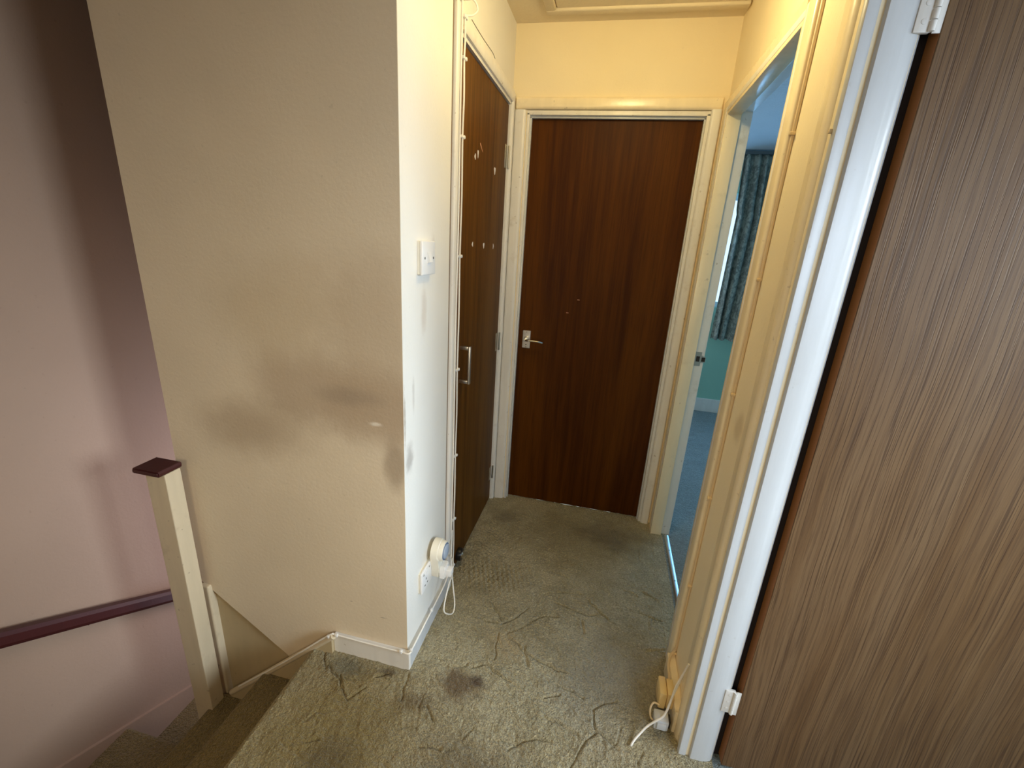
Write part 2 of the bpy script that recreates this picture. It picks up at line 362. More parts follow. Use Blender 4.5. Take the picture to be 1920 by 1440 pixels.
def floor_mesh():
    bm = B(); st = .0034
    x0, x1, y0, y1 = XN, XR, .62, YD+.04
    nx = int(round((x1-x0)/st)); ny = int(round((y1-y0)/st))
    H = [[0.]*(nx+1) for _ in range(ny+1)]
    for j in range(ny+1):
        y = y0 + (y1-y0)*j/ny
        for i in range(nx+1):
            x = x0 + (x1-x0)*i/nx
            n1 = noise.noise(Vector((x*9, y*9, 1.3))); n2 = noise.noise(Vector((x*26, y*26, 4.1)))
            n3 = noise.noise(Vector((x*95+2*n2, y*60, 7.7))) + .6*noise.noise(Vector((x*190, y*150, 2.2)))
            h = n1*.0030 + n2*.0028 + n3*.0024
            # rows of little ripples worn in front of the cupboard
            g = math.exp(-((x+.36)/.14)**2 - ((y-1.60)/.10)**2)
            h += g*.0075*math.sin((x*1.0 + .35*y)*2*PI/.023)*(.6+.4*math.sin(y*2*PI/.03+n2*2))
            g2 = math.exp(-((x+.46)/.05)**2 - ((y-1.80)/.16)**2)
            h += g2*.006*math.sin((y + .5*x)*2*PI/.021)
            H[j][i] = h
    rnd = random.Random(5)
    faint = []
    for q in range(110):
        a0 = rnd.uniform(0, 2*PI); px, py = rnd.uniform(-.8, .36), rnd.uniform(.68, 2.15); L = [(px, py)]
        for w_ in range(rnd.randint(1, 3)):
            a0 += rnd.uniform(-.7, .7); l_ = rnd.uniform(.02, .045); px += l_*math.cos(a0); py += l_*math.sin(a0); L.append((px, py))
        faint.append(L)
    for L in CR + faint:
        amp_ = .45 if L in faint else 1.
        for a, b in zip(L, L[1:]):
            i0 = int((min(a[0], b[0])-.035-x0)/st); i1 = int((max(a[0], b[0])+.035-x0)/st)
            j0 = int((min(a[1], b[1])-.035-y0)/st); j1 = int((max(a[1], b[1])+.035-y0)/st)
            for j in range(max(0, j0), min(ny, j1)+1):
                y = y0 + (y1-y0)*j/ny
                for i in range(max(0, i0), min(nx, i1)+1):
                    x = x0 + (x1-x0)*i/nx
                    wob = .006*noise.noise(Vector((x*30, y*30, 9)))
                    d = dist_seg(x+wob, y+wob, a, b)
                    k = -.0062*math.exp(-(d/.0031)**2) + .0018*math.exp(-((d-.009)/.006)**2)
                    k *= amp_
                    if k < -.0004: H[j][i] = min(H[j][i], H[j][i]*.5 + k)
                    elif k > 0: H[j][i] += k*.5
    V = []
    for j in range(ny+1):
        y = y0 + (y1-y0)*j/ny
        V.append([bm.verts.new((x0 + (x1-x0)*i/nx, y, H[j][i] - .004*(1 if i == 0 else 0))) for i in range(nx+1)])
    for j in range(ny):
        for i in range(nx): bm.faces.new((V[j][i], V[j][i+1], V[j+1][i+1], V[j+1][i]))
    # the rest of the landing behind the camera, and the nosing turned down over the first riser
    box(bm, XN+.01, XR, -.95, .62, -.05, -.001)
    return bm
struct('floor', floor_mesh(), 'carpet', 'worn olive beige carpet of the landing with creases, brown staining, and light and shade stains', 'floor', True)
b = B()
prof = [(XN+.03, -.003)] + [(XN - .012*math.sin(a), -.016 + .013*math.cos(a)) for a in [PI*i/8 for i in range(9)]] + [(XN+.006, -.032), (XN+.006, -.19), (XN+.03, -.19)]
prism(b, prof, 'y', -.95, 1.068)
struct('floor_edge', b, 'carpet', 'carpeted nosing and riser at the landing edge above the stairs', 'landing edge', True)

b = B(); box(b, XR-.006, .455, 1.385, 2.17, -.05, .0015); box(b, XR-.006, XR+.085, .24, 1.05, -.05, .0005)
struct('floor_sill', b, 'carpet', 'olive carpet running into the two right hand doorways', 'floor')
# --- stair flight
stair = tag(empty('staircase', (-1.2, .7, -.76)), 'olive brown carpeted stairs going down and turning beside the newel post', 'stairs', kind='structure')
def step(x0, x1, y0, y1, z, edge='x0', nose=.018, h=.19):
    """a carpeted tread whose rounded nosing lies along one edge"""
    bm = B(); n = 8
    if edge == 'x0':
        pr = [(x1, z)] + [(x0 - nose*math.sin(PI*i/n) , z - .018 + .018*math.cos(PI*i/n)) for i in range(n+1)] + [(x0+.008, z-h), (x1, z-h)]
        prism(bm, pr, 'y', y0, y1)
    else:
        pr = [(y0, z)] + [(y1 + nose*math.sin(PI*i/n) , z - .018 + .018*math.cos(PI*i/n)) for i in range(n+1)] + [(y1-.008, z-h), (y0, z-h)]
        prism(bm, pr, 'x', x0, x1)
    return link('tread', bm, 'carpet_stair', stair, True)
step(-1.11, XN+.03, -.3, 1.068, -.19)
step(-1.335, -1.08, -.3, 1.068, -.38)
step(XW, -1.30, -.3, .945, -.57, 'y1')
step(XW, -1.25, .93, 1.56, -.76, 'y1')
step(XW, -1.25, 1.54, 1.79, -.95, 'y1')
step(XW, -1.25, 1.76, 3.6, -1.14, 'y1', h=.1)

# --- walls
b = B()
prism(b, [(-1.385, .168), (-1.385, ZC), (XL-.0006, ZC), (XL-.0006, -.30), (-.86, -.30), (-1.03, -.103)], 'y', YC, YC+.1)
struct('wall_front', b, 'wall_big', 'large cream wall with grimy smudges between stairwell and corridor')
b = B()    # infill panel under the slanting plaster edge
prism(b, [(-1.385, .20), (-.95, -.13), (-.95, -.40), (-1.10, -1.2), (-1.385, -1.2)], 'y', YC+.012, YC+.06)
struct('wall_infill_panel', b, 'string', 'triangular cream painted panel between newel post and stair string', 'panel')
b = B(); box(b, XL-.1, XL, YC+.001, 1.475, -.05, ZC); box(b, XL-.1, XL, 1.475, YD+.1, 2.07, ZC)
box(b, XL-.12, XL-.04, 1.47, YD+.05, -.05, 2.08)
bmesh.ops.remove_doubles(b, verts=b.verts, dist=1e-6)
struct('wall_left', b, 'wall_switch', 'off white corridor wall carrying the light switch and socket')
b = B(); box(b, XL-.1, -.462, YD, YD+.1, -.05, ZC); box(b, .33, XR+.1, YD, YD+.1, -.05, ZC); box(b, -.462, .33, YD, YD+.1, 2.03, ZC)
box(b, -.462, .33, YD+.075, YD+.1, -.05, 2.03)
struct('wall_back', b, 'wall_lamplit', 'cream wall above the far brown door, lamplight yellow in its colour')
b = B()   # right wall of the corridor: pier between the two doorways, far return, heads
box(b, XR, XR+.08, 1.042, 1.37, -.05, ZC); box(b, XR, XR+.08, 2.19, YD+.1, -.05, ZC); box(b, XR, XR+.08, 1.37, 2.19, 2.03, ZC)
box(b, XR, XR+.08, .22, 1.042, 2.03, ZC); box(b, XR, XR+.08, -.95, .22, -.05, ZC)
struct('wall_right', b, 'wall_lamplit', 'cream pier with lamplight yellow in its colour between the bedroom doorway and the near doorway')
b = B(); box(b, XW-.1, XW, -.95, 3.7, -1.3, ZC)
struct('wall_stairwell', b, 'wall_stair', 'tall stairwell wall darkened for shade, carrying the dark red handrail')
b = B(); box(b, -1.385, XL-.1, YC+.1, YC+.12, -.4, ZC); box(b, -1.385, -1.285, YC+.1, 1.36, -1.3, ZC); box(b, -1.385, -1.285, 2.5, 3.7, -1.3, ZC); box(b, -1.385, -1.285, 1.36, 2.5, 1.0, ZC); box(b, -1.385, -1.285, 1.36, 2.5, -1.3, -.9)  # unseen opening left here to let the hall light in
struct('wall_stair_inner', b, 'wall_stair', 'inner stairwell wall behind the large cream wall')
b = B(); box(b, XW-.1, -.70, -1.05, -.95, -1.3, ZC); box(b, 0, 1.22, -1.05, -.95, -1.3, ZC); box(b, 2.38, 2.6, -1.05, -.95, -1.3, ZC)
box(b, -.70, 0, -1.05, -.95, -1.3, 1.0); box(b, -.70, 0, -1.05, -.95, 1.9, ZC); box(b, 1.22, 2.38, -1.05, -.95, -1.3, 1.0); box(b, 1.22, 2.38, -1.05, -.95, 2.1, ZC)
struct('wall_rear', b, 'wall', 'cream wall behind the camera')
b = B(); box(b, XW-.1, XR+.08, -1.05, 3.7, ZC, ZC+.08)
struct('ceiling', b, 'ceiling', 'lightly textured cream ceiling over the landing', 'ceiling')
b = B(); box(b, XW, -1.3, 3.68, 3.78, -1.3, ZC)
struct('wall_stair_end', b, 'wall_stair', 'wall at the foot of the stairs')

# near right room (its window lights the landing)
b = B(); box(b, XR+.08, 2.6, -.95, 1.2, -.06, -.002)
struct('floor_side_room', b, 'carpet_bed', 'floor of the near right room', 'floor')
b = B(); box(b, XR+.08, 2.6, -1.05, 1.22, ZC, ZC+.08); box(b, XR+.08, 4.0, 1.20, 4.6, 2.268, ZC+.08)
struct('ceiling_side_rooms', b, 'ceiling_bed', 'pale blue lit stippled ceiling of the bedroom', 'ceiling')
b = B(); box(b, 2.5, 2.6, -.95, -.32, -.05, ZC); box(b, 2.5, 2.6, .82, 1.22, -.05, ZC); box(b, 3.9, 4.0, 1.14, 4.6, -.05, ZC); box(b, 2.5, 2.6, -.32, .82, -.05, 1.05); box(b, 2.5, 2.6, -.32, .82, 2.12, ZC)
struct('wall_outer', b, 'wall', 'outer wall of the right hand rooms')
b = B(); box(b, XR+.08, 2.5, 1.14, 1.22, -.05, ZC)
box(b, 2.5, 4.0, 1.14, 1.22, -.05, ZC)
struct('wall_partition', b, 'wall', 'partition between bedroom and near right room')

# bedroom
b = B(); box(b, XR+.085, 3.9, 1.22, 4.4, -.06, .002); box(b, XR-.012+.06, XR+.085, 1.39, 2.17, -.06, .002)
struct('floor_bedroom', b, 'carpet_bed', 'bluish carpet of the bedroom beyond the doorway', 'floor')
b = B(); y0, y1 = 4.33, 4.43
box(b, XR+.08, .80, y0, y1, -.05, ZC); box(b, 3.75, 3.9, y0, y1, -.05, ZC); box(b, .80, 3.75, y0, y1, -.05, 1.0); box(b, .80, 3.75, y0, y1, 1.95, ZC)
struct('wall_bedroom', b, 'wall_green', 'sea green bedroom wall under the curtain')
b = B(); box(b, XR+.08, 3.9, 4.313, 4.33, 0, .13, .004)
struct('baseboard_bedroom', b, 'white', 'white skirting board along the green bedroom wall', 'skirting board')

# windows
def window(n, x0, x1, y0, y1, z0, z1, alongx, label):
    w = tag(empty('window_%d' % n, ((x0+x1)/2, (y0+y1)/2, z0)), label, 'window', kind='structure')
    b = B(); f = .05
    if alongx:
        for a in (x0, (x0+x1)/2-f/2, x1-f): box(b, a, a+f, y0, y1, z0, z1, .004)
        for a in (z0, z1-f): box(b, x0+f, x1-f, y0, y1, a, a+f, .004)
    else:
        for a in (y0, (y0+y1)/2-f/2, y1-f): box(b, x0, x1, a, a+f, z0, z1, .004)
        for a in (z0, z1-f): box(b, x0, x1, y0+f, y1-f, a, a+f, .004)
    link('window_frame', b, 'white_clean', w)
window(1, .80, 3.75, 4.35, 4.39, 1.0, 1.95, True, 'bedroom window half hidden behind the teal curtain')
window(2, 1.22, 2.38, -1.04, -1.0, 1.0, 2.10, True, 'window of the near right room behind the camera')
window(4, 2.52, 2.55, -.32, .82, 1.05, 2.12, False, 'side window of the near right room')
window(3, -.70, 0, -1.04, -1.0, 1.0, 1.9, True, 'unseen window frame added around the rear fill light')

# --- ceiling hatch
h = tag(empty('ceiling_hatch', (0, 1.8, ZC)), 'painted loft hatch with moulded edge in the landing ceiling', 'loft hatch', kind='structure')
b = B(); box(b, -.34, .375-.0, 1.50, 2.125, ZC-.006, ZC+.004, .002); link('hatch_panel', b, 'ceiling', h)
b = B()
for (x0, x1, y0, y1) in ((-.385, .385, 2.118, 2.160), (-.385, -.343, 1.46, 2.118), (-.385, .385, 1.418, 1.46)):
    box(b, x0, x1, y0, y1, ZC-.016, ZC+.002, .006, 3)
link('hatch_moulding', b, 'ceiling', h, True)

# ================================================================ TRIM
def arch(name, pts, axis, a, c, m, label):
    b = B(); prism(b, pts, axis, a, c); return struct(name, b, m, label, 'door trim', True)
# far door frame: architrave with a rounded face, lining and stop
d1 = tag(empty('door_1', (-.066, YD, 0)), 'closed flush dark brown door at the end of the corridor with white frame', 'door', kind='structure')
def bull(u0, u1, v0, d, n=5):
    """cross section of an architrave lying on v0 and standing d proud, u0..u1 wide (u0 thick edge)"""
    s = 1 if u1 > u0 else -1; w = abs(u1-u0); out = [(u0, v0)]
    r = w*.22
    for i in range(n+1):
        a = PI/2*i/n; out.append((u0 + s*(r - r*math.cos(a)), v0 + (d*.55 + d*.45*math.sin(a))*1.0))
    for i in range(n+1):
        a = PI/2*i/n; out.append((u1 - s*(r*1.3)*(1-math.sin(a)), v0 + d*.30 + d*.70*math.cos(a)*.9))
    out.append((u1, v0)); return out
DY = -.015
def mitred(pu, pv, corners, plane):
    pass
b = B(); pr = [(u, YD - v) for u, v in bull(-.517, -.466, 0, .017)]; prism(b, pr, 'z', -.02, 2.026)
pr = [(u, YD - v) for u, v in bull(.372, .330, 0, .017)]; prism(b, pr, 'z', -.02, 2.030)
link('architrave', b, 'white', d1, True)
b = B(); pr = [(YD - v, u) for u, v in bull(2.076, 2.028, 0, .017)]; prism(b, pr, 'x', -.512, .367)
link('architrave_head', b, 'gloss_lamplit', d1, True)
b = B()
box(b, -.462, -.449, YD-.004, YD+.05, -.02, 2.015, .002); box(b, .316, .330, YD-.004, YD+.05, -.02, 2.015, .002); box(b, -.462, .330, YD-.004, YD+.05, 2.007, 2.026, .002)
link('door_lining', b, 'white', d1, True)
b = B()
box(b, -.450, -.441, YD+.012, YD+.03, -.02, 2.003, .001); box(b, .309, .317, YD+.012, YD+.03, -.02, 2.003, .001); box(b, -.450, .317, YD+.012, YD+.03, 1.998, 2.008, .001)
link('door_stop', b, 'white_clean', d1, True)
b = B(); box(b, -.450, .317, YD+.032, YD+.072, .004, 2.003, .002)
dl = link('door_leaf', b, 'door_far', d1)
hd = B(); box(hd, -.418, -.376, YD+.026, YD+.034, .914, 1.010, .003); hp = link('handle_plate', hd, 'alu', d1)
b = B()
cyl(b, (-.397, YD+.028, .966), (-.397, YD-.012, .966), .0095)
tube(b, [(-.402, YD-.012, .966), (-.385, YD-.022, .966), (-.355, YD-.020, .966), (-.325, YD-.012, .963), (-.306, YD-.004, .957)], .0052, 8, 6)
hl = link('lever', b, 'chrome', hp, True); hl.location = (0, 0, 0)
b = B(); lathe(b, (-.397, YD+.026, .966), (0, -1, 0), [(0, .013), (.004, .012), (.005, .009)]); link('rose', b, 'brass', hp, True)
b = B(); cyl(b, (-.397, YD+.0265, .934), (-.397, YD+.0252, .934), .003, n=10); link('keyhole', b, 'hole', hp)
for z in (.922, 1.002):
    b = B(); cyl(b, (-.397, YD+.0265, z), (-.397, YD+.0250, z), .003, n=8); link('screw', b, 'screw', hp)
# bare scuffs on the far door
for (x, z) in ((-.20, 1.12), (-.15, 1.19)):
    b = B(); box(b, x, x+.012, YD+.0312, YD+.0325, z, z+.003, .0004); link('scratch', b, 'chip', d1)

# cupboard door on the left wall
d2 = tag(empty('door_2', (XL, 1.86, 0)), 'narrow brown cupboard door on the left with pull handle and white filler spots', 'door', kind='structure')
b = B(); pr = [(XL + v, u) for u, v in bull(1.455, 1.512, 0, .015)]; prism(b, pr, 'z', -.02, 2.10)
pr = [(XL + v, u) for u, v in bull(2.246, 2.216, 0, .015)]; prism(b, pr, 'z', -.02, 2.06)
link('architrave', b, 'white', d2, True)
b = B(); pr = [(u, z) for u, z in [(XL, 2.052), (XL+.010, 2.052), (XL+.015, 2.060), (XL+.015, 2.085), (XL+.009, 2.102), (XL, 2.106)]]; prism(b, pr, 'y', 1.50, 2.240)
link('architrave_head', b, 'white', d2, True)
b = B(); box(b, XL-.045, XL+.002, 1.508, 1.520, -.02, 2.055); box(b, XL-.045, XL+.002, 2.210, 2.22, -.02, 2.055); box(b, XL-.045, XL+.002, 1.508, 2.22, 2.040, 2.055)
link('door_lining', b, 'white', d2)
b = B(); box(b, XL-.036, XL-.006, 1.522, 2.2085, .008, 2.036, .002)
link('door_leaf', b, 'door_cup', d2)
xf = XL-.006
b = B()
for z in (1.046, .908): box(b, xf-.001, xf+.040, 1.600, 1.611, z-.007, z+.007, .002)
box(b, xf+.034, xf+.044, 1.598, 1.613, .900, 1.054, .002)
link('pull_handle', b, 'alu', d2, True)
def mark(y, z, w, h, tilt=0, m='mark', name='paint_mark'):
    b = B(); n = 12
    pts = []
    for i in range(n):
        a = 2*PI*i/n; k = 1 + .25*math.sin(3*a + y*50)
        u, v = w/2*math.cos(a)*k, h/2*math.sin(a)*k
        pts.append((y + u*math.cos(tilt) - v*math.sin(tilt), z + u*math.sin(tilt) + v*math.cos(tilt)))
    prism(b, pts, 'x', xf-.001, xf+.0006); link(name, b, m, d2)
mark(1.722, 1.741, .014, .020); mark(1.757, 1.757, .013, .026); mark(2.008, 1.737, .024, .028)
mark(1.722, 1.433, .014, .017); mark(1.880, 1.430, .020, .022); mark(2.038, 1.427, .012, .022)
mark(1.795, 1.787, .045, .007, -.55, 'chip', 'wood_chip')
for (z0, z1) in ((1.775, 1.872), (.905, .998), (.14, .22)):
    b = B(); box(b, xf-.001, xf+.002, 2.170, 2.207, z0, z1, .0005); box(b, XL, XL+.004, 2.212, 2.222, z0, z1, .001)
    cyl(b, (XL+.004, 2.210, z0), (XL+.004, 2.210, z1), .0045, n=12)
    link('hinge', b, 'brass', d2, True)
b = B(); tube(b, [(XL+.0005, 1.62, 2.118), (XL+.0005, 1.75, 2.1165), (XL+.0005, 1.88, 2.120), (XL+.0005, 1.915, 2.113)], .0013, 6)
link('crack', b, 'screw', d2)

b = B(); box(b, XL, XL+.0012, 1.4495, 1.4555, .09, 2.10); link('shadow_gap', b, 'filler', d2)  # thin brown strip painted in as the shadow line beside the architrave
# door stop disc by the cupboard door
ds = tag(empty('door_stop_buffer', (xf, 1.634, .055)), 'round black door stop with chrome centre low on the brown cupboard door', 'door stop')
b = B(); lathe(b, (xf-.001, 1.634, .055), (1, 0, 0), [(0, .026), (.002, .029), (.020, .030), (.025, .027), (.026, .018), (.022, .016)]); link('buffer', b, 'black', ds, True)
b = B(); lathe(b, (xf+.020, 1.634, .055), (1, 0, 0), [(0, .018), (.006, .017), (.010, .012), (.012, .004)]); link('cap', b, 'chrome', ds, True)

# bedroom doorway in the right wall
d4 = tag(empty('door_4', (XR, 1.78, 0)), 'open doorway to the blue bedroom with cream gloss frame', 'doorway', kind='structure')
b = B()
pr = [(XR - v, u) for u, v in bull(2.232, 2.176, 0, .015)]; prism(b, pr, 'z', -.02, 2.01)
link('architrave_far', b, 'gloss_lamplit', d4, True)
b = B(); pr = [(XR - v, u) for u, v in bull(1.318, 1.384, 0, .016)]; prism(b, pr, 'z', -.02, 2.058)
link('architrave_near', b, 'gloss_lamplit', d4, True)
b = B(); pr = [(XR - v, u) for u, v in bull(2.056, 2.006, 0, .015)]; prism(b, pr, 'y', 1.386, 2.228)
link('architrave_head', b, 'gloss_lamplit', d4, True)
b = B(); x0, x1 = XR-.014, XR+.086
box(b, x0, x1, 2.166, 2.190, -.02, 2.03, .002); box(b, x0, x1, 1.370, 1.388, -.02, 2.03, .002); box(b, x0, x1, 1.388, 2.166, 2.003, 2.03, .002)
link('door_lining', b, 'white', d4, True)
b = B(); box(b, x0+.001, XR+.042, 2.150, 2.167, -.02, 2.004, .002); box(b, x0+.001, XR+.042, 1.387, 1.400, -.02, 2.004, .002); box(b, x0+.001, XR+.042, 1.40, 2.150, 1.990, 2.004, .002)
link('door_stop', b, 'gloss_lamplit', d4, True)
b = B(); prism(b, [(XR+.046, .945), (XR+.046, 1.012), (XR+.072, 1.012), (XR+.072, .995), (XR+.092, .990), (XR+.092, .965), (XR+.072, .962), (XR+.072, .945)], 'y', 2.1635, 2.1665)
sp = link('strike_plate', b, 'brass', d4)
b = B(); box(b, XR+.050, XR+.066, 2.1628, 2.1640, .966, .992); link('latch_hole', b, 'hole', sp)
b = B(); box(b, XR+.074, XR+.090, 2.1628, 2.1640, .968, .988); link('latch_hole', b, 'hole', sp)
# metal threshold strip
b = B(); prism(b, [(.448, -.002), (.450, .006), (.456, .010), (.466, .010), (.472, .006), (.474, -.002)], 'y', 1.395, 2.150)
th = tag(link('threshold_strip', b, 'alu', None, True), 'shiny metal threshold strip between olive and blue carpets', 'threshold strip')
for y in (1.55, 1.80, 2.02):
    b = B(); cyl(b, (.461, y, .009), (.461, y, .0108), .004, n=10); link('screw', b, 'screw', th)

# near doorway, hinge jamb facing the camera, door folded back beyond it
d3 = tag(empty('door_3', (XR, 1.038, 0)), 'wide open grey brown wood grain door filling the right side', 'door', kind='structure')
b = B()   # architrave on the corridor face, three steps
prism(b, [(XR, 1.172), (XR-.004, 1.170), (XR-.0055, 1.135), (XR-.015, 1.112), (XR-.018, 1.100), (XR-.015, 1.083), (XR-.010, 1.078), (XR-.010, 1.052), (XR, 1.045)], 'z', -.02, 2.06)
link('architrave', b, 'gloss_lamplit', d3, True)
b = B()   # profiled jamb: outer bead, groove, broad rebate face, rounded corner
prof = [(XR-.0145, 1.052), (XR-.0145, 1.041), (XR-.012, 1.038), (XR+.004, 1.038), (XR+.008, 1.040), (XR+.011, 1.047), (XR+.016, 1.047), (XR+.018, 1.036), (XR+.020, 1.0335),
        (XR+.055, 1.0335), (XR+.058, 1.035), (XR+.066, 1.036), (XR+.078, 1.041), (XR+.085, 1.048), (XR+.088, 1.058), (XR+.088, 1.12), (XR-.005, 1.12), (XR-.005, 1.052)]
prism(b, prof, 'z', -.004, 2.05)
link('door_jamb', b, 'white_clean', d3, True)
b = B(); x0 = .4975
box(b, x0, x0+.762, 1.0305, 1.0655, .012, 1.99, .0015)
leaf = link('door_leaf', b, 'oak', d3)
b = B(); box(b, x0-.0006, x0+.004, 1.0325, 1.0650, .0125, 1.9895); link('edge_lipping', b, 'door_edge', d3)
b = B(); box(b, XR+.0885, .512, 1.068, 1.12, 0, 2.03); link('rebate_shadow_strip', b, 'gap', d3)  # solid dark strip standing in for the shade in the hinge gap
for (z0, z1) in ((1.835, 1.92), (.215, .295)):
    b = B(); box(b, XR+.066, XR+.092, 1.0335, 1.042, z0, z1, .001)
    for k in range(5):
        a = z0 + (z1-z0)*k/5; cyl(b, (XR+.092, 1.032, a+.0006), (XR+.092, 1.032, a+(z1-z0)/5-.0006), .0050, n=14)
    box(b, XR+.094, XR+.107, 1.032, 1.0345, z0-.002, z1+.002, .0008)
    hg = link('hinge', b, 'white', d3, True)
    for z in (z0+.016, (z0+z1)/2, z1-.016):
        b = B(); lathe(b, (XR+.078, 1.0340, z), (0, -1, 0), [(0, .0045), (.0012, .004), (.0016, .002)], 12); link('screw', b, 'white', hg, True)
b = B()   # far side of the near doorway (behind the picture edge)
box(b, XR-.01, XR+.09, .22, .245, -.02, 2.03, .002); box(b, XR-.01, XR+.09, .22, 1.05, 2.02, 2.05, .002)
link('door_lining', b, 'white_clean', d3, True)

# skirting boards
b = B(); box(b, -.812, XL+.014, YC-.015, YC, -.02, .076, .003)
struct('baseboard_front', b, 'white', 'short scuffed white skirting board at the foot of the large cream wall', 'skirting board')
b = B(); box(b, XL-.002, XL+.0138, YC-.0002, 1.458, -.02, .0758, .002)
struct('baseboard_left', b, 'white_clean', 'white skirting board under the double socket', 'skirting board')
b = B(); box(b, XR-.027, XR, 1.10, 1.322, -.02, .085, .004)
struct('baseboard_right', b, 'gloss_lamplit', 'short cream skirting piece behind the yellow junction box', 'skirting board')

# stair string with rounded capping
b = B()
prism(b, [(-.812, .060), (-1.300, -.372), (-1.300, -.56), (-1.16, -.50), (-.90, -.25), (-.812, -.05)], 'y', 1.064, YC)
o = struct('trim_1', b, 'string', 'dull olive stair string board on the wall beside the steps', 'stair string')
b = B(); tube(b, [(-.806, 1.070, .078), (-.95, 1.070, -.050), (-1.13, 1.070, -.212), (-1.298, 1.070, -.362)], .0115, 10, 4)
link('string_capping', b, 'magnolia_gloss', o, True)
# stairwell wall string
b = B()
prism(b, [(.2, -.225), (.942, -.553), (1.256, -.692), (3.4, -1.75), (3.4, -2.1), (.2, -.75)], 'x', XW, XW+.014)
struct('trim_2', b, 'wall_stair', 'shade darkened stair string along the stairwell wall', 'stair string')
# thin beading down the panel beside the newel
b = B(); box(b, -1.372, -1.330, YC-.016, YC+.02, -.75, .150, .008, 3)
struct('trim_3', b, 'magnolia_gloss', 'upright cream beading between newel post and triangular panel', 'beading')

# newel post
nw = tag(empty('newel_post', (-1.37, 1.03, -.76)), 'square cream newel post with dark red cap at the stair corner', 'newel post')
b = B(); box(b, -1.405, -1.325, 1.0, 1.056, -.90, .666, .003); link('post', b, 'magnolia_gloss', nw)
b = B()
x0, x1, y0, y1 = -1.430, -1.326, .980, 1.066
r1 = [(x0, y0), (x1, y0), (x1, y1), (x0, y1)]
prism(b, [(x0+.003, .666), (x0, .670), (x0, .680), (x0+.004, .685), (x1-.004, .685), (x1, .680), (x1, .670), (x1-.003, .666)], 'y', y0, y1)
bmesh.ops.bevel(b, geom=[e for e in b.edges if abs(e.verts[0].co.y-e.verts[1].co.y) < 1e-6], offset=.004, segments=2, affect='EDGES')
link('cap', b, 'mahogany', nw, True)

# handrail on the stairwell wall
hr = empty('handrail', (XW, 1., -.1)); tag(hr, 'dark red varnished handrail sloping down the stairwell wall', 'handrail')
b = B()
P0, P1 = Vector((XW+.045, .30, .355)), Vector((XW+.045, 2.4, -1.02))
P0 = Vector((XW+.040, .40, .365)); P1 = Vector((XW+.040, 1.30, -.160))
dvec = (P1-P0); P1 = P0 + dvec*1.9
dd = dvec.normalized(); up = Vector((0, -dd.z, dd.y)) if dd.y > 0 else Vector((0, 0, 1))
rs = []
for P in (P0, P1):
    rs.append([b.verts.new(P + Vector((sx, 0, 0)) + up*sz) for sx, sz in ((-.024, -.024), (.018, -.024), (.024, -.012), (.024, .014), (.014, .024), (-.014, .024), (-.024, .014))])
n = len(rs[0])
for i in range(n): b.faces.new((rs[0][i], rs[0][(i+1) % n], rs[1][(i+1) % n], rs[1][i]))
b.faces.new(rs[0][::-1]); b.faces.new(rs[1])
link('rail', b, 'mahogany', hr)
for t in (.12, .6, 1.3):
    P = P0 + dvec*t
    b = B(); box(b, XW-.002, P.x-.010, P.y-.02, P.y+.02, P.z-.035, P.z-.015, .003); link('bracket', b, 'mahogany', hr)

# ================================================================ OBJECTS
# light switch
sw = tag(empty('light_switch', (XL, 1.237, 1.35)), 'square white single light switch on the narrow off white wall', 'light switch')
b = B(); box(b, XL-.001, XL+.008, 1.192, 1.284, 1.346, 1.438, .002); link('back_box', b, 'plastic_aged', sw)
b = B(); box(b, XL+.008, XL+.017, 1.191, 1.285, 1.345, 1.439, .003, 3); pl_ = link('plate', b, 'plastic', sw, True)
b = B(); box(b, XL+.016, XL+.0185, 1.224, 1.252, 1.376, 1.408, .001); link('rocker_frame', b, 'plastic', sw)
b = B(); prism(b, [(XL+.017, 1.379), (XL+.0245, 1.381), (XL+.019, 1.405), (XL+.017, 1.405)], 'y', 1.228, 1.248); link('rocker', b, 'plastic', sw)
for y in (1.207, 1.269):
    b = B(); cyl(b, (XL+.0165, y, 1.392), (XL+.0178, y, 1.392), .0035, n=12); link('screw', b, 'screw', sw)

# double socket
so = tag(empty('double_socket', (XL, 1.258, .228)), 'white double power socket low on the wall beside the timer', 'socket')
b = B(); box(b, XL-.001, XL+.006, 1.187, 1.329, .230, .315, .002); link('back_box', b, 'plastic_aged', so)
b = B(); box(b, XL+.006, XL+.015, 1.185, 1.331, .228, .317, .003, 3); link('plate', b, 'plastic', so, True)
for yc in (1.222, 1.295):
    for (dy, dz, w_, h_) in ((0, .010, .004, .008), (-.011, -.012, .007, .004), (.011, -.012, .007, .004)):
        b = B(); box(b, XL+.0148, XL+.0156, yc+dy-w_/2, yc+dy+w_/2, .262+dz-h_/2, .262+dz+h_/2); link('pin_hole', b, 'hole', so)
    b = B(); box(b, XL+.0148, XL+.0185, yc-.006, yc+.006, .296, .308, .001); link('socket_switch', b, 'plastic', so)
for yc in (1.20, 1.25):
    b = B(); cyl(b, (XL+.0148, yc, .303), (XL+.0162, yc, .303), .0035, n=10); link('screw', b, 'screw', so)

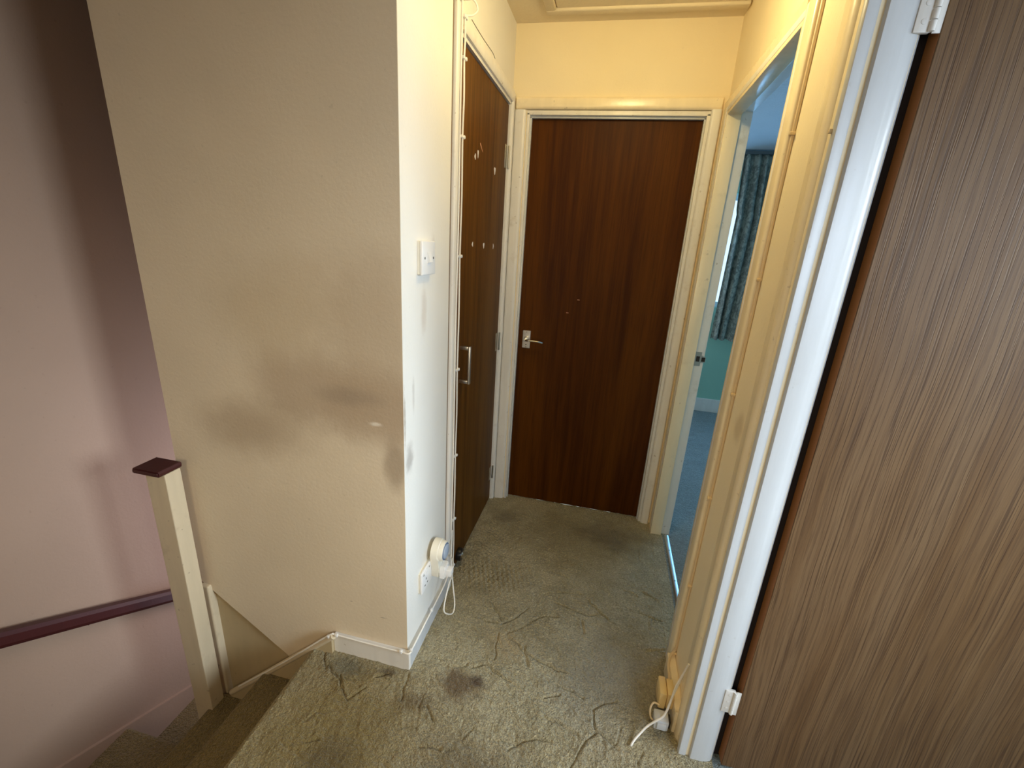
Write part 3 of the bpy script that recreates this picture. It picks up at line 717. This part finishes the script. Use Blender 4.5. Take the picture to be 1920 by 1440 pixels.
# plug in timer with round dial
tm = tag(empty('plug_in_timer', (XL+.015, 1.295, .24)), 'cream plug in timer with round blue grey dial in the socket', 'timer')
cy_, cz_ = 1.297, .343
b = B(); n = 28; R_ = .043; pts = []
for i in range(21):
    a = -.35 + (PI+.7)*i/20; pts.append((cy_ + R_*math.cos(a), cz_ + R_*math.sin(a)))
pts += [(cy_-.028, .275), (cy_-.026, .243), (cy_-.020, .236), (cy_+.020, .236), (cy_+.026, .243), (cy_+.028, .275)]
prism(b, pts, 'x', XL+.0155, XL+.046)
bmesh.ops.bevel(b, geom=[e for e in b.edges if abs(e.verts[0].co.x-e.verts[1].co.x) < 1e-6 and e.verts[0].co.x > XL+.04], offset=.005, segments=3, affect='EDGES')
link('body', b, 'plastic_aged', tm, True)
b = B(); lathe(b, (XL+.045, cy_, cz_), (1, 0, 0), [(0, .038), (.010, .037), (.014, .034), (.0145, .030)]); link('dial_rim', b, 'plastic_aged', tm, True)
b = B(); lathe(b, (XL+.0592, cy_, cz_), (1, 0, 0), [(0, .032), (.0012, .032)]); link('dial_ring', b, 'dial_ring', tm, True)
b = B(); lathe(b, (XL+.0600, cy_, cz_), (1, 0, 0), [(0, .027), (.004, .0265), (.005, .024)]); link('dial', b, 'dial', tm, True)
# plug in the timer with looped flex
cb = tag(empty('cable', (XL+.016, 1.50, .08)), 'white cable with plug in the timer, clipped up the left cupboard architrave to the ceiling', 'cable')
b = B(); prism(b, [(1.274, .236), (1.320, .236), (1.324, .262), (1.314, .286), (1.280, .286), (1.270, .262)], 'x', XL+.0465, XL+.068)
bmesh.ops.bevel(b, geom=[e for e in b.edges if e.verts[0].co.x > XL+.06 and e.verts[1].co.x > XL+.06], offset=.004, segments=2, affect='EDGES')
box(b, XL+.066, XL+.088, 1.282, 1.312, .242, .270, .003)
link('plug', b, 'plastic', cb, True)
b = B(); tube(b, [(XL+.075, 1.318, .245), (XL+.070, 1.350, .190), (XL+.058, 1.355, .150), (XL+.056, 1.315, .105), (XL+.060, 1.290, .070), (XL+.070, 1.312, .035),
                  (XL+.078, 1.345, .012), (XL+.074, 1.375, .030), (XL+.064, 1.385, .090), (XL+.054, 1.395, .150), (XL+.036, 1.430, .205), (XL+.022, 1.475, .25), (XL+.018, 1.49, .29)], .0027, 8, 8)
link('flex', b, 'cable', cb, True)

# white cable clipped up the cupboard architrave
ycl = 1.503
zc = [2.077, 1.973, 1.76, 1.393, .986, .63, .335, .10]
pts = []
off = [0, .003, -.002, .006, .001, .007, .002, 0]
for i, z in enumerate(zc):
    pts.append((XL+.0185, ycl, z))
    if i < len(zc)-1:
        m_ = (z+zc[i+1])/2; pts.append((XL+.0185 + .002*((i % 2)*2-1)+.002, ycl + .009*((-1)**i)*(.5+abs(off[i])*60), m_))
b = B(); tube(b, [(XL+.026, 1.500, 2.126), (XL+.040, 1.525, 2.124), (XL+.046, 1.535, 2.106), (XL+.034, 1.522, 2.088), (XL+.022, 1.508, 2.082)] + pts, .0030, 8, 6)
link('flex', b, 'cable', cb, True)
b = B(); tube(b, [(XL+.0175, 1.478, 2.13), (XL+.0175, 1.478, 1.9), (XL+.0180, 1.482, 1.5), (XL+.0175, 1.476, 1.1), (XL+.0180, 1.480, .7), (XL+.0175, 1.478, .35), (XL+.018, 1.480, .19), (XL+.030, 1.440, .200), (XL+.060, 1.38, .235), (XL+.080, 1.33, .250)], .0030, 8, 6)
link('flex', b, 'cable', cb, True)
for z in zc:
    b = B(); box(b, XL+.0145, XL+.0225, ycl-.012, ycl+.005, z-.004, z+.004, .001)
    lathe(b, (XL+.021, ycl+.008, z), (1, 0, 0), [(-.006, .0055), (.003, .0055), (.004, .004)], 12)
    link('cable_clip', b, 'plastic', cb, True)
# small box at the top of that cable
jb = tag(empty('cable_top_box', (XL+.02, 1.48, 2.13)), 'small grey white box at the top of the clipped cable', 'junction box')
b = B(); box(b, XL-.001, XL+.034, 1.452, 1.522, 2.122, 2.200, .008, 3); link('housing', b, 'plastic', jb, True)
b = B(); box(b, XL+.033, XL+.037, 1.462, 1.512, 2.132, 2.190, .002); link('cover', b, 'clear_plastic', jb, True)

# thin phone cable along the skirting tops
pc = tag(empty('phone_cable', (-.55, 1.07, .08)), 'thin off white cable pinned along the skirting tops around the corner', 'cable')
b = B(); tube(b, [(-1.25, 1.062, -.305), (-1.02, 1.060, -.103), (-.83, 1.064, .075), (-.795, 1.072, .0830), (-.70, 1.0735, .0800), (-.60, 1.0735, .0795), (-.548, 1.0735, .080), (-.518, 1.073, .081),
                  (-.5155, 1.10, .0815), (-.516, 1.20, .080), (-.516, 1.30, .0795), (-.516, 1.40, .081), (-.514, 1.452, .10)], .0030, 8, 5)
link('flex', b, 'cable', pc, True)
for (x, y, z) in ((-.822, 1.064, .078), (-.794, 1.070, .086), (-.548, 1.0725, .083), (-.5155, 1.085, .084), (-.515, 1.27, .083)):
    b = B(); box(b, x-.005, x+.005, y-.005, y+.005, z-.006, z+.005, .0015); link('cable_clip', b, 'plastic', pc, True)

# painted-over cable beside the bedroom architrave
rc = tag(empty('painted_cable', (XR, 1.315, .05)), 'painted over cable running down beside the bedroom door architrave', 'cable')
zr = [1.739, 1.394, 1.072, .73, .393, .10]
b = B(); tube(b, [(XR-.004, 1.311, 2.34)] + [(XR-.004, 1.311 + .0015*math.sin(z*9), z) for z in (2.1, 1.9, 1.6, 1.3, 1.0, .7, .4, .2, .12)] + [(XR-.020, 1.300, .098), (XR-.032, 1.26, .092), (XR-.034, 1.215, .090), (XR-.036, 1.19, .085)], .0042, 8, 4)
link('flex', b, 'cable_painted', rc, True)
for z in zr:
    b = B(); box(b, XR-.012, XR, 1.304, 1.318, z-.004, z+.004, .002)
    lathe(b, (XR-.009, 1.307, z), (-1, 0, 0), [(0, .0045), (.004, .0045), (.005, .003)], 10); link('cable_clip', b, 'cable_painted', rc, True)
b = B(); box(b, XR-.020, XR-.010, 1.048, 1.056, 1.683, 1.691, .002); o = link('cable_clip', b, 'cable_painted', None, True)
tag(o, 'single painted clip on the yellow architrave of the near doorway', 'cable clip')

# yellowed phone junction box
bx = tag(empty('phone_junction_box', (.35, 1.17, .05)), 'yellowed plastic phone junction box on the skirting by the near doorway', 'junction box')
b = B(); box(b, .3425, .364, 1.136, 1.196, .046, .106, .003, 2); link('base', b, 'plastic_box', bx, True)
b = B(); box(b, .318, .3405, 1.133, 1.199, .044, .108, .004, 2); link('cover', b, 'plastic_box', bx, True)
# white phone plug hanging at the floor
pp = tag(empty('phone_adapter', (.33, 1.10, .0)), 'grey white phone adapter with loose white lead, on the carpet below the junction box', 'adapter')
b = B(); box(b, .306, .350, 1.086, 1.126, .012, .050, .004, 2); box(b, .314, .342, 1.080, 1.088, .020, .044, .002); link('body', b, 'clear_plastic', pp, True)
b = B(); box(b, .3495, .356, 1.094, 1.120, .018, .046, .001); link('socket_face', b, 'hole', pp)
b = B(); tube(b, [(.372, 1.110, .275), (.366, 1.118, .225), (.352, 1.115, .165), (.345, 1.108, .100), (.335, 1.100, .064), (.328, 1.098, .050)], .0030, 8, 6)
link('flex', b, 'cable', pp, True)
b = B(); tube(b, [(.366, 1.122, .215), (.350, 1.112, .140), (.332, 1.092, .075), (.308, 1.082, .052), (.285, 1.075, .030), (.262, 1.055, .015), (.245, 1.035, .009), (.236, 1.018, .008)], .0034, 8, 6)
link('loose_lead', b, 'cable', pp, True)
b = B(); tube(b, [(.322, 1.130, .062), (.306, 1.135, .060), (.296, 1.125, .045), (.298, 1.110, .028), (.308, 1.104, .024)], .0030, 8, 6)
link('flex_loop', b, 'cable_painted', pp, True)

# curtain with pencil pleat heading, and its rail
def curtain():
    bm = B(); nx, nz = 150, 40; x0, x1, z0, z1 = .962, 1.62, .725, 2.235
    V = []
    for j in range(nz+1):
        t = j/nz; z = z0 + (z1-z0)*t; row = []
        head = max(0, (t-.90)/.10)
        for i in range(nx+1):
            s = i/nx
            edge = -.03*max(0, (t-.70)/.30)**.5 - .010*(1-t)
            x = x0 + edge*(1-s) + (x1-x0)*s + .006*math.sin(s*31+t*3)
            amp = .028*(1-.55*head) ; ph = s*2*PI*11 + .6*math.sin(s*17) + .5*math.sin(t*4+s*9)*(1-head)
            y = 4.245 + amp*math.sin(ph) + .010*math.sin(ph*2.3+1)*(1-t)
            if .86 < t < .90: y += .008
            row.append(bm.verts.new((x, y, z + .006*math.sin(ph)*(t < .05))))
        V.append(row)
    for j in range(nz):
        for i in range(nx): bm.faces.new((V[j][i], V[j][i+1], V[j+1][i+1], V[j+1][i]))
    return bm
cu = tag(empty('curtain', (1.28, 4.24, .72)), 'leaf patterned teal curtain hanging in folds in the bedroom', 'curtain')
o = link('cloth', curtain(), 'curtain', cu, True)
so_ = o.modifiers.new('thick', 'SOLIDIFY'); so_.thickness = .003
rl = tag(empty('curtain_rail', (1.4, 4.26, 2.24)), 'dark curtain rail above the teal curtain close to the ceiling', 'curtain rail')
b = B(); box(b, .72, 2.15, 4.235, 4.262, 2.236, 2.262, .004); link('rail', b, 'rail_metal', rl)
for x in (.78, 1.4, 2.1):
    b = B(); box(b, x, x+.025, 4.258, 4.332, 2.240, 2.256, .002); link('bracket', b, 'rail_metal', rl)

# pendant lamp over the landing (above the top edge of the picture)
lp = tag(empty('pendant_lamp', (-.01, 1.42, 2.36)), 'bare pendant lamp holder hanging from the corridor ceiling', 'lamp')
b = B(); lathe(b, (-.01, 1.42, 2.36), (0, 0, -1), [(0, .04), (.015, .038), (.022, .01)]); link('ceiling_rose', b, 'plastic', lp, True)
b = B(); cyl(b, (-.01, 1.42, 2.34), (-.01, 1.42, 2.27), .003, n=8); link('flex', b, 'cable', lp)
b = B(); cyl(b, (-.01, 1.42, 2.28), (-.01, 1.42, 2.235), .014, .018, n=16); link('lamp_holder', b, 'plastic', lp)
